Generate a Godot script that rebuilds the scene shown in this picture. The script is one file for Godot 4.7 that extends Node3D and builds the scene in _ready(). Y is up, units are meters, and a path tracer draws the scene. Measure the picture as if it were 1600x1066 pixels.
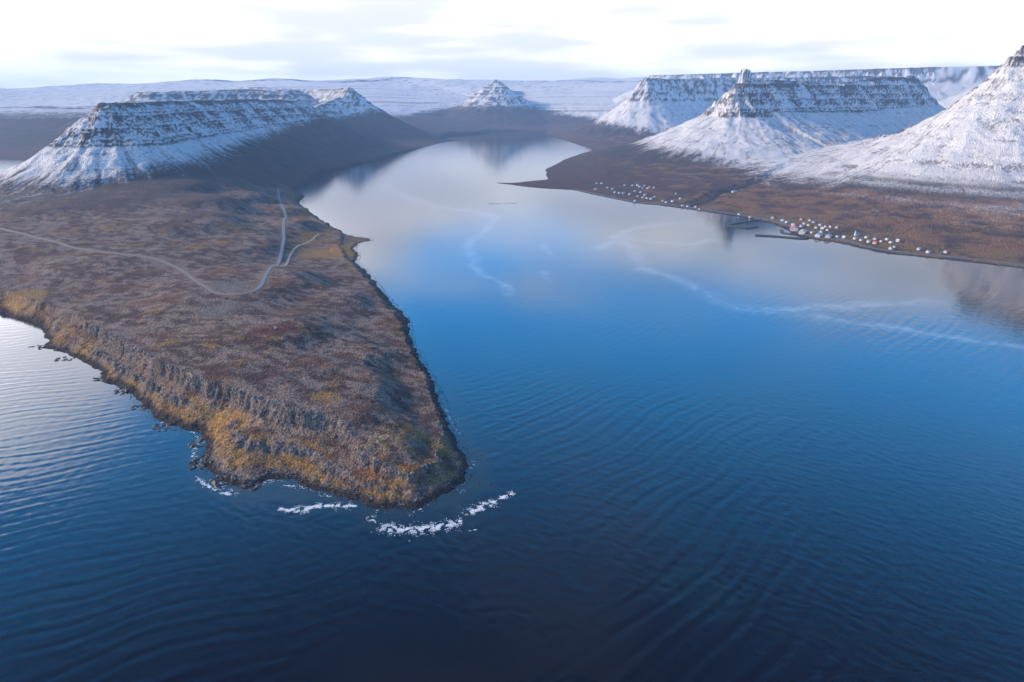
extends Node3D
# A fjord seen from a drone: a brown headland in front, snowy table mountains on both shores, two villages on the right shore.
# Metres; y up; the sea is y = 0; the fjord runs towards -z.

const SHORE := [-14000, -5300, -6000, -4950, -3727, -4790, -3467, -4768, -3145, -4640, -3050, -4480, -2946, -4193, -2831, -3868, -2900, -3300, -2650, -2500, -1900, -1800, -1400, -1480,
	-1117, -1329, -1011, -1290, -958, -1248, -905, -1225, -857, -1179, -813, -1127, -795, -1091, -801, -1079, -769, -1076, -726, -1046, -691, -1025, -651, -992, -621, -954, -601, -929, -575, -917, -545, -894, -515, -866, -488, -831, -475, -818, -447, -799, -421, -783, -400, -777, -373, -747, -368, -707, -333, -667, -307, -647, -285, -638, -278, -654, -271, -665, -242, -658, -207, -638, -168, -620, -132, -602, -99, -604, -75, -626, -53, -658, -48, -681, -59, -718, -72, -764, -87, -812, -105, -888, -125, -961, -160, -1063, -182, -1144, -198, -1236, -251, -1357, -301, -1483, -353, -1614, -402, -1723, -418, -1830, -444, -1880, -445, -1959, -415, -1996, -432, -2035, -481, -2055, -578, -2171, -667, -2377, -784, -2592, -862, -2774, -885, -2943, -973, -3109, -1030, -3449, -1071, -3902, -1004, -4233, -925, -4622, -835, -5265, -742, -5949, -607, -6732, -468, -6934, -759, -7148, -696, -7745, -366, -8153, -255, -8605,
	449, -9109, 381, -8153, 523, -6831, 650, -5655, 558, -5265, 336, -4622, 194, -4079, 181, -3588, 97, -3503, 0, -3432, -101, -3442, 0, -3345, 60, -3271, 162, -3200, 282, -3154, 359, -2983, 486, -2757, 575, -2689, 664, -2592, 809, -2404, 869, -2276, 876, -2194, 869, -2096, 869, -2045, 950, -1959, 1001, -1830, 1032, -1806, 1142, -1737, 1263, -1647, 1406, -1534,
	2000, -1100, 4000, 200, 14000, 400, 14000, -24000, -14000, -24000]
# the rim of the headland's top, with its height above the sea
const RIM := [-1142, -1408, 30, -912, -1264, 30, -735, -1131, 34, -607, -1008, 40, -498, -908, 44, -426, -857, 45, -357, -814, 45, -295, -777, 44, -233, -753, 42, -204, -743, 38, -171, -694, 30, -148, -662, 23, -111, -647, 19, -87, -681, 14, -83, -728, 12, -100, -818, 11, -134, -942, 10, -181, -1083, 10, -208, -1205, 10, -261, -1326, 9, -324, -1492, 9, -385, -1640, 8, -444, -1760, 8, -490, -1900, 7, -530, -2110, 8, -650, -2300, 10, -790, -2520, 12, -880, -2740, 14, -920, -2950, 16, -1020, -3200, 18, -1100, -3600, 20, -2700, -3600, 60, -2400, -2500, 40, -1750, -1900, 34, -1400, -1560, 30]
const KNOLLS := [-552, -1249, 47, -525, -1416, 42, -707, -2116, 38, -814, -2435, 40, -960, -1601, 50, -1335, -1818, 60, -1227, -1755, 56, -400, -1050, 46, -300, -900, 43, -250, -1000, 30, -330, -1300, 28, -940, -2000, 72, -1050, -2300, 88, -1350, -2250, 92, -1600, -2300, 84, -1900, -2400, 72, -1250, -2560, 108, -1150, -2800, 95, -1000, -2550, 66, -981, -2903, 45, -740, -1780, 44, -147, -698, 29, -230, -860, 36]
const ROAD := [-975, -2890, -900, -2670, -814, -2435, -750, -2270, -707, -2116, -660, -1960, -618, -1815, -585, -1690, -557, -1577, -525, -1416, -505, -1330, -500, -1280, -512, -1256, -530, -1248, -552, -1251]
const SIDE_ROAD := [-552, -1251, -574, -1266, -594, -1291, -670, -1393, -710, -1450, -752, -1497, -800, -1535, -849, -1562, -960, -1601, -1090, -1665, -1227, -1755, -1335, -1818, -1506, -1935, -1800, -2100]
const TRACK := [-545, -1506, -533, -1548, -552, -1640, -569, -1712, -588, -1856, -577, -1940, -578, -2031]
const RIVER := [675, -2639, 762, -2740, 830, -2850, 885, -2954, 1042, -3109, 1213, -3316, 1405, -3588, 1549, -3753, 1706, -3888, 1851, -4078, 1908, -4269, 2150, -4500, 2500, -4700]

const SUN := Vector3(-0.92, 0.36, -0.12)

class Grid:
	var x0: float
	var z0: float
	var s: float
	var nx: int
	var nz: int
	var d := PackedFloat32Array()
	func _init(a: float, b: float, c: float, e: float, step: float) -> void:
		x0 = a; z0 = b; s = step
		nx = int((c - a) / step) + 2
		nz = int((e - b) / step) + 2
	func has(x: float, z: float) -> bool:
		return x >= x0 and z >= z0 and x < x0 + s * (nx - 1) and z < z0 + s * (nz - 1)
	func at(x: float, z: float) -> float:
		var fx := clampf((x - x0) / s, 0.0, nx - 1.001)
		var fz := clampf((z - z0) / s, 0.0, nz - 1.001)
		var i := int(fx)
		var j := int(fz)
		fx -= i
		fz -= j
		var k := j * nx + i
		return lerpf(lerpf(d[k], d[k + 1], fx), lerpf(d[k + nx], d[k + nx + 1], fx), fz)

class Mountain:
	var px := PackedFloat32Array()
	var pz := PackedFloat32Array()
	var ph := PackedFloat32Array()
	var cum := PackedFloat32Array()
	var flat := 30.0     # half width of the top
	var wide := 800.0    # from the rim to the foot
	var cliff := 0.6     # share of the height left below the cliffs
	var drop := 0.2      # share of the width the cliffs take
	var curve := 1.8     # how hollow the scree is
	var layer := 24.0    # height of one lava bed
	var off := 0.0
	var lo := Vector2()
	var hi := Vector2()

var rocks_noise: FastNoiseLite
var n_big: FastNoiseLite
var n_mid: FastNoiseLite
var n_small: FastNoiseLite
var n_fine: FastNoiseLite
var n_ridge: FastNoiseLite
var n_warp: FastNoiseLite
var n_chop: FastNoiseLite
var n_grain: FastNoiseLite
var mountains: Array[Mountain] = []
var shore_near: Grid
var shore_mid: Grid
var shore_far: Grid
var rim_at: Grid
var top_at: Grid
var road_at: Grid
var track_at: Grid
var river_at: Grid
var rows: Array = []
var tris := 0
var used := {}


func numbered(called: String) -> String:
	var n: int = used.get(called, -1) + 1
	used[called] = n
	return called if n == 0 else "%s_%03d" % [called, n]


func tag(o: Node, label: String, category := "", group := "", kind := "") -> void:
	if label: o.set_meta("label", label)
	if category: o.set_meta("category", category)
	if group: o.set_meta("group", group)
	if kind: o.set_meta("kind", kind)


func noise(seed_: int, metres: float, octaves := 4, kind := FastNoiseLite.TYPE_SIMPLEX_SMOOTH) -> FastNoiseLite:
	var n := FastNoiseLite.new()
	n.seed = seed_
	n.noise_type = kind
	n.frequency = 1.0 / metres
	n.fractal_type = FastNoiseLite.FRACTAL_FBM if octaves > 1 else FastNoiseLite.FRACTAL_NONE
	n.fractal_octaves = octaves
	return n


func texture(seed_: int, metres_share: float, octaves: int, low: Color, high: Color, size := 1024, bump := 0.0) -> NoiseTexture2D:
	var t := NoiseTexture2D.new()
	t.width = size
	t.height = size
	t.seamless = true
	t.noise = noise(seed_, size * metres_share, octaves)
	if bump > 0.0:
		t.as_normal_map = true
		t.bump_strength = bump
	else:
		var g := Gradient.new()
		g.set_color(0, low)
		g.set_offset(0, 0.27)
		g.set_color(1, high)
		g.set_offset(1, 0.73)
		t.color_ramp = g
	return t


# ---------------------------------------------------------------- fields

func each_row(count: int, todo: Callable) -> void:
	var id := WorkerThreadPool.add_group_task(todo, count, -1, true)
	WorkerThreadPool.wait_for_group_task_completion(id)


func pairs(a: Array, step := 2) -> PackedVector2Array:
	var out := PackedVector2Array()
	for i in range(0, a.size(), step):
		out.append(Vector2(a[i], a[i + 1]))
	return out


# distance to a line of points at every grid point; inside a closed one it counts positive, outside negative
func fill_distance(g: Grid, line: PackedVector2Array, closed: bool) -> void:
	var p := line.duplicate()
	if closed:
		p.append(line[0])
	var chunks := []
	for i in range(0, p.size() - 1, 8):
		var j := mini(i + 8, p.size() - 1)
		var r := Rect2(p[i], Vector2.ZERO)
		for k in range(i, j + 1):
			r = r.expand(p[k])
		chunks.append([i, j, r.get_center(), r.size.length() / 2])
	rows = []
	rows.resize(g.nz)
	each_row(g.nz, distance_row.bind(g, p, chunks, closed))
	g.d = PackedFloat32Array()
	for r in rows:
		g.d.append_array(r)


func distance_row(row: int, g: Grid, p: PackedVector2Array, chunks: Array, closed: bool) -> void:
	var z := g.z0 + row * g.s
	var out := PackedFloat32Array()
	out.resize(g.nx)
	var cross := PackedFloat32Array()
	if closed:
		for i in p.size() - 1:
			var a := p[i]
			var b := p[i + 1]
			if (a.y > z) != (b.y > z):
				cross.append(a.x + (z - a.y) / (b.y - a.y) * (b.x - a.x))
		cross.sort()
	var at := 0
	var last := 1e9
	for i in g.nx:
		var here := Vector2(g.x0 + i * g.s, z)
		var best := last + g.s
		for c in chunks:
			var mid: Vector2 = c[2]
			var rad: float = c[3]
			if here.distance_to(mid) - rad >= best:
				continue
			for k in range(c[0], c[1]):
				var a := p[k]
				var ab := p[k + 1] - a
				var t := clampf((here - a).dot(ab) / maxf(ab.length_squared(), 1e-6), 0.0, 1.0)
				best = minf(best, here.distance_to(a + ab * t))
		last = best
		while at < cross.size() and cross[at] < here.x:
			at += 1
		out[i] = (best if at % 2 == 1 else -best) if closed else best
	rows[row] = out


func fill_tops(g: Grid) -> void:
	var pts := PackedVector3Array()
	for a in [RIM, KNOLLS]:
		for i in range(0, a.size(), 3):
			pts.append(Vector3(a[i], a[i + 1], a[i + 2]))
	rows = []
	rows.resize(g.nz)
	each_row(g.nz, tops_row.bind(g, pts))
	g.d = PackedFloat32Array()
	for r in rows:
		g.d.append_array(r)


func tops_row(row: int, g: Grid, pts: PackedVector3Array) -> void:
	var z := g.z0 + row * g.s
	var out := PackedFloat32Array()
	out.resize(g.nx)
	for i in g.nx:
		var x := g.x0 + i * g.s
		var total := 0.0
		var sum := 0.0
		for p in pts:
			var w := 1.0 / ((p.x - x) * (p.x - x) + (p.y - z) * (p.y - z) + 300.0)
			w *= w
			total += w
			sum += w * p.z
		out[i] = sum / total
	rows[row] = out


func mountain(ridge: Array, flat: float, wide: float, cliff: float, drop: float, curve: float, layer: float) -> void:
	var m := Mountain.new()
	for i in range(0, ridge.size(), 3):
		m.px.append(ridge[i])
		m.pz.append(ridge[i + 1])
		m.ph.append(ridge[i + 2])
		m.cum.append(0.0 if i == 0 else m.cum[-1] + Vector2(ridge[i] - ridge[i - 3], ridge[i + 1] - ridge[i - 2]).length())
	m.flat = flat; m.wide = wide; m.cliff = cliff; m.drop = drop; m.curve = curve; m.layer = layer
	m.off = mountains.size() * 733.0
	m.lo = Vector2(m.px[0], m.pz[0])
	m.hi = m.lo
	for i in m.px.size():
		m.lo = m.lo.min(Vector2(m.px[i], m.pz[i]))
		m.hi = m.hi.max(Vector2(m.px[i], m.pz[i]))
	var out := Vector2.ONE * (flat + wide) * 1.35
	m.lo -= out
	m.hi += out
	mountains.append(m)


func shore(x: float, z: float) -> float:
	if shore_near.has(x, z):
		return shore_near.at(x, z)
	if shore_mid.has(x, z):
		return shore_mid.at(x, z)
	return shore_far.at(x, z)


# colour (rgb, linear) and height (a) of the land at a point
func land(x: float, z: float, fine: float) -> Color:
	var sd := shore(x, z)
	if sd < -60.0:
		return Color(0.03, 0.03, 0.03, -12.0)
	var big := n_big.get_noise_2d(x, z)
	var mid := n_mid.get_noise_2d(x, z)
	var small := n_small.get_noise_2d(x, z)
	var fin := n_fine.get_noise_2d(x, z) if fine > 0.0 else small
	sd += small * 7.0 + fin * 3.0 * fine + (mid * 14.0 if z < -3300.0 else 0.0)
	if sd < 0.0:
		return Color(0.022, 0.022, 0.024, maxf(sd * 0.25, -12.0))
	# ---- low ground
	var h := 0.0
	var crag := 0.0      # bare rock
	var grass := 0.0     # ochre grass
	var beach := 0.0
	var rd := 999.0
	var lowland := minf(sd * 0.09, 3.0) + 0.05 * maxf(sd - 20.0, 0.0) + 0.035 * maxf(sd - 900.0, 0.0)
	lowland = minf(lowland, 170.0 + 0.02 * sd)
	var near := 0.0
	if rim_at.has(x, z):
		near = 1.0 - smoothstep(-2700.0, -3250.0, z)
		near *= 1.0 - smoothstep(-1900.0, -2300.0, x)
		rd = road_at.at(x, z)
	var c := Color(0.1, 0.08, 0.07)
	if near > 0.0:
		var ed := rim_at.at(x, z)
		var top := top_at.at(x, z)
		ed += small * 9.0 + fin * 1.2
		var t := 1.0
		if ed < 0.0:
			t = sd / (sd - ed)
		var west := smoothstep(14.0, 30.0, top)   # only the high western side has cliffs
		var a := 0.0
		if t < 0.1:
			a = t / 0.1 * 0.07
		elif t < 0.78:
			a = 0.07 + (t - 0.1) / 0.68 * 0.5
			# a lower cliff
			var lowcliff := smoothstep(-0.1, 0.15, n_mid.get_noise_2d(x * 0.7 + 900.0, z * 0.7))
			var lc := smoothstep(0.4, 0.47, t + fin * 0.03)
			a += lowcliff * west * 0.16 * (lc - smoothstep(0.3, 0.78, t))
			if t > 0.37 and t < 0.49:
				crag = lowcliff * west
		else:
			a = 0.57 + 0.43 * smoothstep(0.8, 0.93, t + fin * 0.015)
			crag = smoothstep(0.79, 0.82, t) * (1.0 - smoothstep(0.92, 0.97, t)) * west * smoothstep(-0.35, 0.05, mid + small * 0.6)
		h = top * a
		beach = 1.0 - smoothstep(0.1, 0.16, t + small * 0.05)
		var slope_zone := smoothstep(0.12, 0.2, t) * (1.0 - smoothstep(0.93, 0.98, t))
		var keep := smoothstep(5.0, 22.0, rd)
		if t >= 1.0:
			h += (mid * 3.5 + small * 1.4) * keep * smoothstep(0.0, 30.0, ed)
		h += fin * 0.9 * keep * fine * smoothstep(2.0, 10.0, sd)
		var grain0 := n_grain.get_noise_2d(x * 0.8 + 50.0, z * 0.8)
		h += crag * fin * 0.8
		h += crag * (1.4 * n_ridge.get_noise_2d(x * 4.0, z * 4.0) + 0.9 * grain0)
		# colours of the heath
		var grain := n_grain.get_noise_2d(x, z)
		var streak := n_small.get_noise_2d(x * 0.8 + z * 0.55, (z * 0.85 - x * 0.5) * 1.9)
		var streak2 := n_mid.get_noise_2d(x * 1.1 + z * 0.8 + 500.0, (z * 1.5 - x * 1.1) * 1.2)
		var heath := Color(0.082, 0.058, 0.055)
		var gravel := Color(0.195, 0.174, 0.162)
		var moss := Color(0.06, 0.036, 0.032)
		c = heath.lerp(gravel, smoothstep(-0.2, 0.4, streak * 0.9 + streak2 * 0.6 + fin * 0.55 + grain * 0.5 + 0.16))
		c = c.lerp(moss, smoothstep(0.05, 0.4, mid * 0.7 - streak2 * 0.4 - streak * 0.4 + fin * 0.55 + grain * 0.35) * 0.85)
		c = c.lerp(Color(0.13, 0.07, 0.045), smoothstep(0.25, 0.5, n_mid.get_noise_2d(x * 0.8 - 300.0, z * 1.3 + 200.0) + fin * 0.2) * 0.6)
		var ochre := Color(0.27, 0.185, 0.06)
		grass = slope_zone * smoothstep(-0.3, 0.25, n_small.get_noise_2d(x * 0.6 + 70.0, z * 0.6) * 0.8 + mid * 0.4 + (0.3 - t) * 0.9)
		grass = maxf(grass, smoothstep(0.25, 0.5, mid * 0.7 + small * 0.5 + 0.3 * smoothstep(-1400.0, -1750.0, z) - 0.25 * smoothstep(100.0, 300.0, sd)) * 0.8)
		grass *= 1.0 - crag
		var screes := slope_zone * smoothstep(0.0, 0.35, -mid + fin * 0.4)
		c = c.lerp(Color(0.135, 0.125, 0.122), screes * 0.7)
		c = c.lerp(ochre.lerp(Color(0.17, 0.13, 0.06), smoothstep(-0.3, 0.3, fin)), grass * 0.85)
		c = c.lerp(Color(0.060, 0.058, 0.064).lerp(Color(0.085, 0.062, 0.058), smoothstep(-0.1, 0.4, streak2 + fin * 0.4)), smoothstep(62.0, 92.0, top + mid * 22.0 + small * 10.0) * 0.9)     # scree below the mountain
		for s in [[-237, -798, 22, 0], [-154, -658, 14, 1], [-111, -651, 14, 1], [-147, -698, 34, 2], [-383, -1047, 34, 3], [-574, -1319, 60, 4], [-518, -1165, 46, 4], [-360, -761, 40, 0], [-972, -1292, 60, 0], [-76, -719, 22, 0], [-124, -644, 12, 0], [-430, -1850, 90, 0], [-500, -1790, 80, 0]]:
			var dd := Vector2(x - s[0], z - s[1]).length() / float(s[2])
			if dd < 1.6:
				var w := 1.0 - smoothstep(0.55, 1.15, dd + fin * 0.5 + small * 0.3)
				c = c.lerp([ochre, Color(0.24, 0.115, 0.04), Color(0.29, 0.25, 0.15), Color(0.09, 0.035, 0.028), Color(0.14, 0.15, 0.165)][s[3]], w * (0.8 if s[3] != 2 else 0.75 * smoothstep(-0.2, 0.2, fin)))
		c = c.lerp(Color(0.17, 0.165, 0.165).lerp(Color(0.07, 0.066, 0.07), smoothstep(-0.05, 0.4, n_ridge.get_noise_2d(x * 3.0, z * 3.0) * 0.5 + grain * 0.5 + small * 0.5)), crag * 0.85)
		c = c.lerp(Color(0.10, 0.11, 0.125).lerp(Color(0.16, 0.165, 0.175), smoothstep(0.0, 0.4, grain)), beach * 0.9)
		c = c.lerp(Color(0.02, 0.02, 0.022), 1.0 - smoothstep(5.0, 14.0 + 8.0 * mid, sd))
		if rd < 14.0:
			c = c.lerp(Color(0.19, 0.16, 0.13), 1.0 - smoothstep(5.0, 11.0, rd + fin * 4.0))
		if track_at.at(x, z) < 6.0:
			c = c.lerp(Color(0.25, 0.2, 0.16), 1.0 - smoothstep(2.0, 5.0, track_at.at(x, z)))
	if near < 1.0:
		var e := lowland + (mid * 9.0 + small * 2.5 + big * 10.0) * smoothstep(30.0, 400.0, sd)
		var right := smoothstep(200.0, 900.0, x)
		var g1 := Color(0.080, 0.056, 0.055)
		var g2 := Color(0.19, 0.12, 0.07).lerp(Color(0.13, 0.085, 0.06), 1.0 - right)
		var v := n_small.get_noise_2d(x * 0.25, z * 0.25 - 400.0)
		var cc := g1.lerp(g2, smoothstep(-0.3, 0.35, v + mid * 0.5 + fin * 0.4 + small * 0.3 + 0.55 * (right - 0.5) - 0.5 * smoothstep(-2600.0, -3200.0, z)))
		cc = cc.lerp(Color(0.07, 0.05, 0.05), smoothstep(0.1, 0.4, -mid + fin * 0.3) * 0.6)
		cc = cc.lerp(Color(0.17, 0.17, 0.06), (1.0 - smoothstep(40.0, 260.0, sd)) * right * smoothstep(-0.1, 0.3, small) * 0.6)
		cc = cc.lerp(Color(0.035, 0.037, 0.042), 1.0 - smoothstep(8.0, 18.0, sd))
		var rill := absf(n_mid.get_noise_2d(x * 0.55 + z * 0.25 + 90.0, z * 0.45 - x * 0.3))
		cc = cc.lerp(Color(0.045, 0.036, 0.034), (1.0 - smoothstep(0.008, 0.03, rill + 0.02 * fin)) * 0.75)
		if river_at.has(x, z):
			var rv := river_at.at(x, z) + small * 8.0
			e -= 14.0 * (1.0 - smoothstep(0.0, 60.0, rv))
			cc = cc.lerp(Color(0.03, 0.032, 0.035), 1.0 - smoothstep(6.0, 22.0, rv))
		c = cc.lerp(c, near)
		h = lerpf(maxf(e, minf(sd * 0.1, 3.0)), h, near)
	# ---- mountains
	var m_best := 0.0
	var m_rock := 0.0
	var m_streak := 0.0
	var m_scree := 0.0
	for m in mountains:
		if x < m.lo.x or x > m.hi.x or z < m.lo.y or z > m.hi.y:
			continue
		var best := 1e18
		var hr := 0.0
		var q := 0.0
		var n := m.px.size()
		for i in n - 1:
			var ax := m.px[i]
			var az := m.pz[i]
			var bx := m.px[i + 1] - ax
			var bz := m.pz[i + 1] - az
			var raw := ((x - ax) * bx + (z - az) * bz) / (bx * bx + bz * bz)
			var t := clampf(raw, 0.0, 1.0)
			var ex := x - ax - bx * t
			var ez := z - az - bz * t
			var d2 := ex * ex + ez * ez
			if d2 < best:
				best = d2
				hr = lerpf(m.ph[i], m.ph[i + 1], t)
				q = lerpf(m.cum[i], m.cum[i + 1], t)
				if raw < 0.0 and i == 0 or raw > 1.0 and i == n - 2:
					q += 260.0 * atan2(ex * bx + ez * bz, ex * bz - ez * bx)
		var d := sqrt(best)
		var gully := n_small.get_noise_2d(q * 0.55 + m.off, d * 0.07)
		d += n_small.get_noise_2d(q * 0.22 + m.off + 77.0, 5.0) * 30.0 * (1.0 - smoothstep(0.1, 0.5, (d - m.flat) / m.wide)) * smoothstep(0.0, 60.0, d)
		d += (gully * 9.0 + mid * 32.0 + small * 7.0) * smoothstep(0.0, 90.0, d)
		var u := (d - m.flat) / m.wide
		if u >= 1.0:
			continue
		var up := 0.0
		var scree := 0.0
		if u <= 0.0:
			up = hr + mid * 3.0
		elif u < m.drop:
			up = hr * (1.0 - (1.0 - m.cliff) * u / m.drop)
		else:
			var v := (u - m.drop) / (1.0 - m.drop)
			up = hr * m.cliff * pow(1.0 - v, m.curve)
			scree = 1.0
		if m.wide > 3000.0:
			up *= 1.0 + 0.14 * n_big.get_noise_2d(x * 0.3, z * 0.3)
		if up <= m_best:
			continue
		m_scree = scree
		m_streak = 0.6 * n_small.get_noise_2d(q * 1.3 + m.off, d * 0.15) + 0.6 * n_small.get_noise_2d(q * 4.2 + m.off, d * 0.35 + 90.0)
		m_rock = 0.0
		if u > -0.02 and u < m.drop * 1.12:
			var warp := 5.0 * gully + 9.0 * n_small.get_noise_2d(q * 0.12 + m.off, up * 0.2) + 6.0 * sin(up * 0.11 + m.off)
			var lay := (up + warp) / m.layer
			var fl := floorf(lay)
			var fr := lay - fl
			var strong := 1.0 - smoothstep(m.drop, m.drop * 1.12, u)
			var bed := 0.5 + 0.5 * sin(fl * 2.4 + m.off)      # beds differ
			up = lerpf(up, (fl + smoothstep(0.35, 1.0, fr)) * m.layer - warp, 0.8 * strong)
			m_rock = strong * smoothstep(0.45, 0.65, fr + 0.75 * fin + 0.3 * gully + 0.7 * n_mid.get_noise_2d(q * 1.0, up * 1.6 + m.off) + 0.4 * (bed - 0.5) - 0.02 + 0.25 * (1.0 - smoothstep(0.0, 0.12, u / m.drop)))
		elif u >= m.drop:
			# thin ledges that cross the upper scree
			var lay := up / (m.layer * 2.6)
			m_rock = smoothstep(0.9, 0.96, lay - floorf(lay)) * smoothstep(0.1, 0.4, small + 0.3 * fin) * (0.8 if m.wide < 1700.0 else 0.0)
			if x > 1500.0 and z > -4600.0:      # ribs and ledges that come through the snow of the tall right mountain
				var rib := n_small.get_noise_2d(q * 2.4 + 31.0, d * 0.22) + 0.5 * fin
				var led := (up + 14.0 * small) / 34.0
				m_rock = maxf(m_rock, 0.75 * smoothstep(0.30, 0.55, rib + 0.5 * mid))
				m_rock = maxf(m_rock, 0.7 * smoothstep(0.86, 0.93, led - floorf(led)) * smoothstep(-0.05, 0.25, mid + 0.5 * fin))
		m_best = up
	if m_best > 0.0:
		var k := 18.0
		var hh := clampf(0.5 + 0.5 * (m_best - h) / k, 0.0, 1.0)
		h = lerpf(h, m_best, hh) + k * hh * (1.0 - hh) + hh * (small * 2.2 + m_streak * 1.0)
		h = minf(h, maxf(sd, 0.0) * 0.7 + 1.0)
		var slate := Color(0.040, 0.041, 0.047).lerp(Color(0.068, 0.05, 0.048), smoothstep(-0.1, 0.5, mid + m_streak * 0.6))
		c = c.lerp(slate, smoothstep(0.5, 1.0, hh) * smoothstep(24.0, 60.0, h + mid * 20.0) * 0.85)
		c = c.lerp(Color(0.036, 0.033, 0.036), m_rock * hh)
	c = Color(c.r * 1.38, c.g * 1.17, c.b * 1.02)
	# ---- snow
	var line := lerpf(115.0 + 120.0 * smoothstep(-2700.0, -5600.0, z) + 45.0 * smoothstep(-1560.0, -1300.0, x) - 120.0 * smoothstep(-8000.0, -10000.0, z), 76.0 - 46.0 * smoothstep(950.0, 1450.0, x) * smoothstep(-2800.0, -3400.0, z) + 50.0 * smoothstep(-5200.0, -7000.0, z), smoothstep(-300.0, 1400.0, x))
	line += 170.0 * exp(-(Vector2(x + 231.0, z + 10500.0).length_squared()) / 800000.0)
	var snow := smoothstep(-1.0, 1.0, (h - line + m_streak * 40.0 + mid * 18.0 + fin * 34.0) / (30.0 + 34.0 * smoothstep(1200.0, 1900.0, x)))
	snow *= 1.0 - m_rock * 0.94
	snow *= 1.0 - m_scree * smoothstep(0.16, 0.42, -m_streak + fin * 0.35) * (0.8 - 0.35 * smoothstep(500.0, 1500.0, x))
	c = c.lerp(Color(0.82, 0.83, 0.85), snow)
	return Color(c.r, c.g, c.b, h)


func land_row(row: int, x0: float, z0: float, sx: float, sz: float, nx: int, fine: float) -> void:
	var out := PackedColorArray()
	out.resize(nx)
	var z := z0 + row * sz
	for i in nx:
		out[i] = land(x0 + i * sx, z, fine)
	rows[row] = out


func terrain(called: String, label: String, x0: float, z0: float, x1: float, z1: float, sx: float, sz: float, fine: float, mat: Material) -> void:
	var nx := int((x1 - x0) / sx) + 2
	var nz := int((z1 - z0) / sz) + 2
	rows = []
	rows.resize(nz)
	each_row(nz, land_row.bind(x0, z0, sx, sz, nx, fine))
	var all := PackedColorArray()
	for r in rows:
		all.append_array(r)
	var v := PackedVector3Array()
	var n := PackedVector3Array()
	v.resize(nx * nz)
	n.resize(nx * nz)
	var index := PackedInt32Array()
	for j in nz:
		for i in nx:
			var k := j * nx + i
			var h := all[k].a
			v[k] = Vector3(x0 + i * sx, h, z0 + j * sz)
			var l := all[k - 1].a if i > 0 else h
			var r := all[k + 1].a if i < nx - 1 else h
			var b := all[k - nx].a if j > 0 else h
			var f := all[k + nx].a if j < nz - 1 else h
			n[k] = Vector3((l - r) / (2.0 * sx), 1.0, (b - f) / (2.0 * sz)).normalized()
			if i > 0 and j > 0 and maxf(maxf(h, l), maxf(b, all[k - nx - 1].a)) > -3.0:
				index.append_array([k - nx - 1, k - nx, k - 1, k - nx, k, k - 1])
	for k in all.size():
		all[k] = Color(all[k].r, all[k].g, all[k].b, 1.0)
	tris += index.size() / 3
	var o := sheet(called, v, n, all, index, mat)
	tag(o, label, "", "", "structure")


func sheet(called: String, v: PackedVector3Array, n: PackedVector3Array, c: PackedColorArray, index: PackedInt32Array, mat: Material, parent: Node = self) -> MeshInstance3D:
	var a := []
	a.resize(Mesh.ARRAY_MAX)
	a[Mesh.ARRAY_VERTEX] = v
	a[Mesh.ARRAY_NORMAL] = n
	if c.size():
		a[Mesh.ARRAY_COLOR] = c
	a[Mesh.ARRAY_INDEX] = index
	var m := ArrayMesh.new()
	m.add_surface_from_arrays(Mesh.PRIMITIVE_TRIANGLES, a)
	m.surface_set_material(0, mat)
	var o := MeshInstance3D.new()
	o.name = numbered(called)
	o.mesh = m
	parent.add_child(o, true)
	return o


# ---------------------------------------------------------------- sea

var slick_lines := []      # pale slick lines on the fjord, sky sheen painted as colour: Grid-less, few points

func slick_sheen(x: float, z: float) -> float:
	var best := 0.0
	for f in slick_lines:
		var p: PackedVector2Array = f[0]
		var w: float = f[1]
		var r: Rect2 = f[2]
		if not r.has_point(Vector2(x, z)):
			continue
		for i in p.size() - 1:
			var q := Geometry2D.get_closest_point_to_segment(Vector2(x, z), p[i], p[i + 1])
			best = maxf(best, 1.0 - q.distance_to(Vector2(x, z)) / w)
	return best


func swell(x: float, z: float) -> float:
	var wx := n_warp.get_noise_2d(x * 0.8, z * 0.8) * 17.0 + n_mid.get_noise_2d(x * 0.8, z * 0.8) * 5.0
	var group := 0.55 + 0.9 * n_big.get_noise_2d(x * 1.6 + 50.0, z * 1.6)
	# crests run from lower left to upper right; across them is (0.45, 0.89) on the left and (0.7, 0.71) on the right
	var turn := smoothstep(-400.0, 300.0, x)
	var a := (x * 0.42 + z * 0.91 + wx)
	var b := (x * 0.69 + z * 0.72 + wx * 0.8)
	var h := (1.0 - turn) * (sin(a * TAU / 17.0) + 0.6 * sin(a * TAU / 10.3 + 1.0 + wx * 0.12)) + 1.45 * turn * (sin(b * TAU / 19.0) + 0.6 * sin(b * TAU / 11.7 + 2.0 + wx * 0.12))
	var calm := 1.0 - 0.85 * smoothstep(-850.0, -1650.0, z + x * 0.15)
	var chop := n_chop.get_noise_2d(x * 0.75 + z * 0.6, (z * 0.75 - x * 0.6) * 3.0)
	return (h * 0.062 * clampf(group * 1.3 - 0.15, 0.12, 1.25) + chop * 0.15) * calm


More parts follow.
